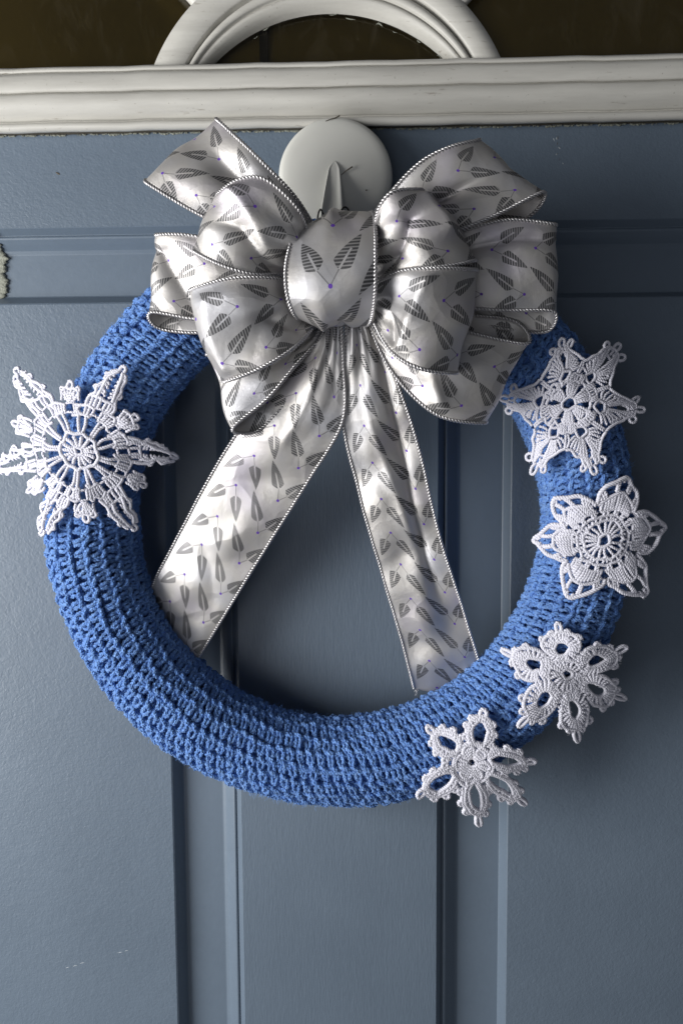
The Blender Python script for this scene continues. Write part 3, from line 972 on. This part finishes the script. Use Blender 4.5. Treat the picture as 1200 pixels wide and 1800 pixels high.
# --- open star with long arms, on the left
f = Flake('crochet_snowflake', 'largest long-armed white crocheted snowflake alone on the left of the wreath', (136, 790),
          [(312, 803), (243, 933), (74, 942), (-8, 822), (25, 648), (217, 645)], lift=0.001)
f.begin()
f.chain([pol(0.04, a) for a in range(0, 360, 60)], True, 0.8, 0.0006)
for a in range(0, 360, 24): f.post(pol(0.045, a), pol(0.17, a), 1.2)
f.chain([pol(0.19 + 0.012 * (k % 2), 15 * k) for k in range(24)], True, 1.0, 0.0004)
for k in range(12):
    a = 15 + 30 * k
    f.post(pol(0.20, a - 4), pol(0.39, a - 4.5), 1.1); f.post(pol(0.20, a + 4), pol(0.39, a + 4.5), 1.1)
for k in range(12):
    c0 = 30 * k + 15
    for d in (-9, -5.5, -2, 2, 5.5, 9): f.post(pol(0.385, c0 + d), pol(0.50, c0 + d * 1.15), 1.05)
    f.chain(polline([(.37, -11.5), (.395, -5), (.40, 5), (.37, 11.5)], c0), k=.9, dz=.0002)
    f.chain(polline([(.485, -10), (.515, -4), (.505, 0), (.515, 4), (.485, 10)], c0), k=.9, dz=.0002)
for k in range(12):
    c0 = 30 * k
    f.post(pol(.40, c0 - 4.5), pol(.40, c0 + 4.5), .85); f.post(pol(.50, c0 - 5), pol(.51, c0 + 5), .85)
f.end('center_round')
for k in range(6):
    a = 60 * k
    f.begin()
    for d in (-10, -6.5, -3, 3, 6.5, 10): f.post(pol(.51, a + d), pol(.62, a + d * .95), 1.05)
    f.chain(polline([(.62, -11), (.635, -5), (.615, 0), (.635, 5), (.62, 11)], a), k=.95)
    for sgn in (-1, 1):
        f.chain(polline([(.51, 13.5 * sgn), (.60, 11.5 * sgn), (.66, 8.6 * sgn), (.71, 9.2 * sgn), (.76, 8.0 * sgn), (.80, 5.6 * sgn), (.84, 6.2 * sgn), (.89, 5 * sgn), (.94, 2.8 * sgn)], a), k=1.0)
        f.chain(polline([(.63, 7 * sgn), (.70, 5.6 * sgn), (.78, 3.8 * sgn), (.86, 3.2 * sgn), (.93, 1.8 * sgn)], a), k=1.0, dz=.0004)
        for r0, r1 in ((.64, .69), (.68, .735), (.72, .77), (.76, .80), (.81, .85), (.85, .89), (.89, .92)):
            f.post(pol(r0, a + 1.6 * sgn), pol(r1, a + 8.6 * sgn * (1.25 - r0 * .72)), .95)
        f.picot(pol(.70, a + 8.2 * sgn), a + 55 * sgn, .045, .028, .8); f.picot(pol(.85, a + 5 * sgn), a + 55 * sgn, .035, .025, .8)
    f.picot(pol(.925, a), a, .07, .034, .95)
    b = a + 30
    f.fan(pol(.50, b), [pol(.655, b + d) for d in (-8.5, -5, -1.7, 1.7, 5, 8.5)], .10, 1.05)
    for d in (-7, -3.5, 0, 3.5, 7): f.post(pol(.54, b + d * 1.3), pol(.64, b + d * 1.15), 1.05)
    f.chain(polline([(.645, -9), (.675, -4), (.665, 0), (.675, 4), (.645, 9)], b), k=.95)
    f.picot(pol(.66, b), b, .085, .036, .95); f.picot(pol(.645, b - 6), b - 25, .045, .03, .8); f.picot(pol(.645, b + 6), b + 25, .045, .03, .8)
    f.end('point')

# --- webbed star, upper right
f = Flake('crochet_snowflake', 'webbed star-shaped white crocheted snowflake at upper right, beside the bow', (998, 711),
          [(1136, 720), (1047, 832), (933, 830), (879, 699), (985, 592), (1087, 602)], lift=0.002, k=.86)
f.begin()
f.chain([pol(.095, a) for a in range(0, 360, 36)], True, .9)
for k in range(6):
    a = 30 + 60 * k
    for d in (-17, -10, -3.3, 3.3, 10, 17): f.post(pol(.10, a + d), pol(.27, a + d * .95), 1.05)
    f.chain(polline([(.22, -21), (.275, -16), (.29, 0), (.275, 16), (.22, 21)], a), k=.9)
    f.chain(polline([(.28, -12), (.30, 0), (.28, 12)], a + 30), k=.95)
    for d in (-22, -17, -12, 12, 17, 22): f.post(pol(.28, a + d), pol(.40, a + d * .85), 1.0)
    f.chain(polline([(.36, -20), (.385, -10), (.37, 0), (.385, 10), (.36, 20)], a), k=.9)
    for d in (-3.5, 3.5): f.post(pol(.29, a + d), pol(.37, a + d), .9)
f.end('center_round')
for k in range(6):
    a = 60 * k
    f.begin()
    hc_ = pol(.42, a)
    f.chain([(hc_[0] + pol(.072, t)[0], hc_[1] + pol(.072, t)[1]) for t in range(0, 360, 40)], True, 0.85)
    edge = [(.50, 26), (.56, 22.5), (.60, 18.5), (.645, 15), (.69, 11.8), (.74, 9.0), (.79, 6.8), (.84, 4.8)]
    for sgn in (-1, 1):
        for (r, d) in edge:
            e = pol(r, a + d * sgn)
            dd = (e[0] - hc_[0], e[1] - hc_[1]); l = math.hypot(*dd)
            f.post((hc_[0] + dd[0] / l * .085, hc_[1] + dd[1] / l * .085), e, 1.0)
        for (r, d) in edge[2:]:
            e2 = pol(r + .02, a + (d - 0.8) * sgn); st = pol(.60 + (r - .6) * .35, a + d * .62 * sgn)
            f.post(st, e2, .95)
        f.post(pol(.50, a + 2.5 * sgn), pol(.59, a + 4.0 * sgn), .95)
        f.post(pol(.39, a + 27.5 * sgn), pol(.57, a + 28.5 * sgn), .95)
        f.chain(polline([(.585, 30 * sgn), (.615, 23 * sgn), (.665, 17 * sgn), (.725, 12.0 * sgn), (.79, 8.6 * sgn), (.85, 6 * sgn), (.875, 1 * sgn)], a), k=1.0)
        f.picot(pol(.82, a + 7 * sgn), a + 42 * sgn, .10, .050, .95)
    f.chain(polline([(.75, -3.6), (.78, 0), (.75, 3.6)], a), k=.95)
    for d in (-3.5, 0, 3.5): f.post(pol(.78, a + d), pol(.87, a + d * .8), 1.0)
    f.picot(pol(.86, a), a, .14, .050, .95)
    f.end('point')

# --- full flower-like star, right
f = Flake('crochet_snowflake', 'dense flower-like white crocheted snowflake with broad points on right of wreath', (1061, 949),
          [(1169, 923), (1131, 1049), (995, 1049), (940, 951), (975, 873), (1105, 840)], lift=0.002, k=.92)
f.begin()
f.chain([pol(.10, a) for a in range(0, 360, 36)], True, .95)
for a in range(0, 360, 20): f.post(pol(.11, a), pol(.28, a), 1.0)
f.chain([pol(.29 + .012 * (k % 2), 10 * k) for k in range(36)], True, .95)
for a in range(0, 360, 10): f.post(pol(.29, a), pol(.355, a + 1), .95)
f.chain([pol(.365 + .014 * (k % 2), 12 * k) for k in range(30)], True, .9)
for a in range(0, 360, 20):
    f.post(pol(.37, a - 3), pol(.47, a - 2), 1.1); f.post(pol(.37, a + 2), pol(.47, a + 3), 1.1)
f.end('center_round')
for k in range(6):
    a = 60 * k
    f.begin()
    f.chain(polline([(.46, -29), (.47, -15), (.465, 0), (.47, 15), (.46, 29)], a), k=.95)
    for d in (-27, -22.5, -18, -13.5, -9, -4.5, 0, 4.5, 9, 13.5, 18, 22.5, 27):
        f.post(pol(.46, a + d), pol(.735 - .0052 * abs(d), a + d * .76), 1.15)
    f.chain(polline([(.575, -26), (.64, -17), (.71, -8), (.735, 0), (.71, 8), (.64, 17), (.575, 26)], a), k=1.05)
    out = [(.585, 29.5), (.66, 26.5), (.745, 21.5), (.83, 14.5), (.91, 7.5), (.965, 2.6)]
    f.chain(polline([(r, -d) for r, d in out] + [(.985, 0)] + out[::-1], a), k=1.3)
    for (r0, d0, r1, d1) in ((.73, 5.5, .90, 5.0), (.73, 7.2, .88, 6.8), (.64, 17.5, .765, 18.5), (.63, 19.5, .74, 20.5), (.61, 22, .70, 23)):
        for sg in (-1, 1): f.post(pol(r0, a + d0 * sg), pol(r1, a + d1 * sg), 1.15)
    for d in (-3, 3): f.post(pol(.90, a + d), pol(.96, a + d * .5), 1.15)
    f.end('point')

# --- shells with picots, lower right
f = Flake('crochet_snowflake', 'white crocheted snowflake of six scalloped shells at lower right of wreath', (996, 1187),
          [(1098, 1230), (1016, 1302), (911, 1276), (882, 1142), (977, 1094), (1098, 1136)], lift=0.002)
f.begin()
f.chain([pol(.085, a) for a in range(0, 360, 36)], True, 1.0)
for a in range(0, 360, 15): f.post(pol(.10, a), pol(.24 if (a // 15) % 2 else .28, a), 1.15)
f.chain([pol(.285 if k % 2 else .25, 30 * k) for k in range(12)], True, 1.1)
for k in range(6):
    for d in (-9, -3, 3, 9): f.post(pol(.26, 60 * k + d), pol(.36, 60 * k + d * 1.2), 1.1)
f.end('center_round')
for k in range(6):
    a = 60 * k
    f.begin()
    hc_ = pol(.50, a); er, et = .13, .085

    def ell(t, k1):
        u, v = math.cos(math.radians(t)) * er * k1, math.sin(math.radians(t)) * et * k1
        ca, sa_ = math.cos(math.radians(a)), math.sin(math.radians(a))
        return (hc_[0] + u * ca - v * sa_, hc_[1] + u * sa_ + v * ca)
    f.chain([ell(t, 1.12) for t in range(0, 360, 30)], True, 1.0)
    for t in np.arange(-156, 157, 13):
        far = 2.1 + 0.30 * math.cos(math.radians(t)) if abs(t) < 120 else 1.9
        if abs(t) > 60: far = 1.9 + 1.0 * abs(math.sin(math.radians(t)))
        f.post(ell(t, 1.12), ell(t, far), 1.2)
    f.chain([ell(t, 2.40 if abs(t) < 40 else 2.75 if abs(t) < 100 else 2.3) for t in np.arange(-110, 111, 22)], k=1.15)
    for t, L, wd in ((-62, .085, .05), (-28, .07, .045), (28, .07, .045), (62, .085, .05)):
        f.picot(ell(t, 2.38 if abs(t) < 40 else 2.7), a + t * .62, L, wd)
    f.picot(ell(0, 2.3), a, .21, .05, 1.05)
    f.end('point')

# --- open petals with bumpy edges, bottom
f = Flake('crochet_snowflake', 'smallest white crocheted snowflake with six open leaf petals at wreath bottom', (829, 1339),
          [(939, 1336), (920, 1411), (838, 1447), (736, 1398), (751, 1277), (849, 1248)], lift=0.002)
f.begin()
for k in range(6):
    a = 30 + 60 * k
    for d in (-20, -10, 0, 10, 20): f.post(pol(.05, a + d), pol(.26, a + d * .9), 1.3)
    f.chain(polline([(.10, -24), (.24, -21), (.29, 0), (.24, 21), (.10, 24)], a), k=1.1, dz=.0003)
f.chain([pol(.34, 20 * k) for k in range(18)], True, 1.2)
f.chain([pol(.30, 20 * k + 10) for k in range(18)], True, 1.0)
f.end('center_round')
for k in range(6):
    a = 60 * k
    f.begin()
    hc_ = pol(.56, a); er, et = .20, .085

    def el2(t, k1, k2):
        u, v = math.cos(math.radians(t)) * (er + k1), math.sin(math.radians(t)) * (et + k2)
        ca, sa_ = math.cos(math.radians(a)), math.sin(math.radians(a))
        return (hc_[0] + u * ca - v * sa_, hc_[1] + u * sa_ + v * ca)
    f.chain([el2(t, .03, .03) for t in range(0, 360, 24)], True, 1.15)
    f.chain([el2(t, .085, .085) for t in np.arange(-150, 151, 20)], k=1.25)
    for t in np.arange(-150, 151, 15): f.post(el2(t, .03, .03), el2(t, .10, .10), 1.25)
    f.chain([el2(t, .115, .12) for t in np.arange(-128, 129, 16)], k=1.1)
    for t in (-112, -78, -46, 46, 78, 112): f.picot(el2(t, .105, .105), a + t * .8, .075, .055, 1.1)
    f.picot(el2(0, .10, .1), a, .16, .058, 1.15)
    f.end('point')
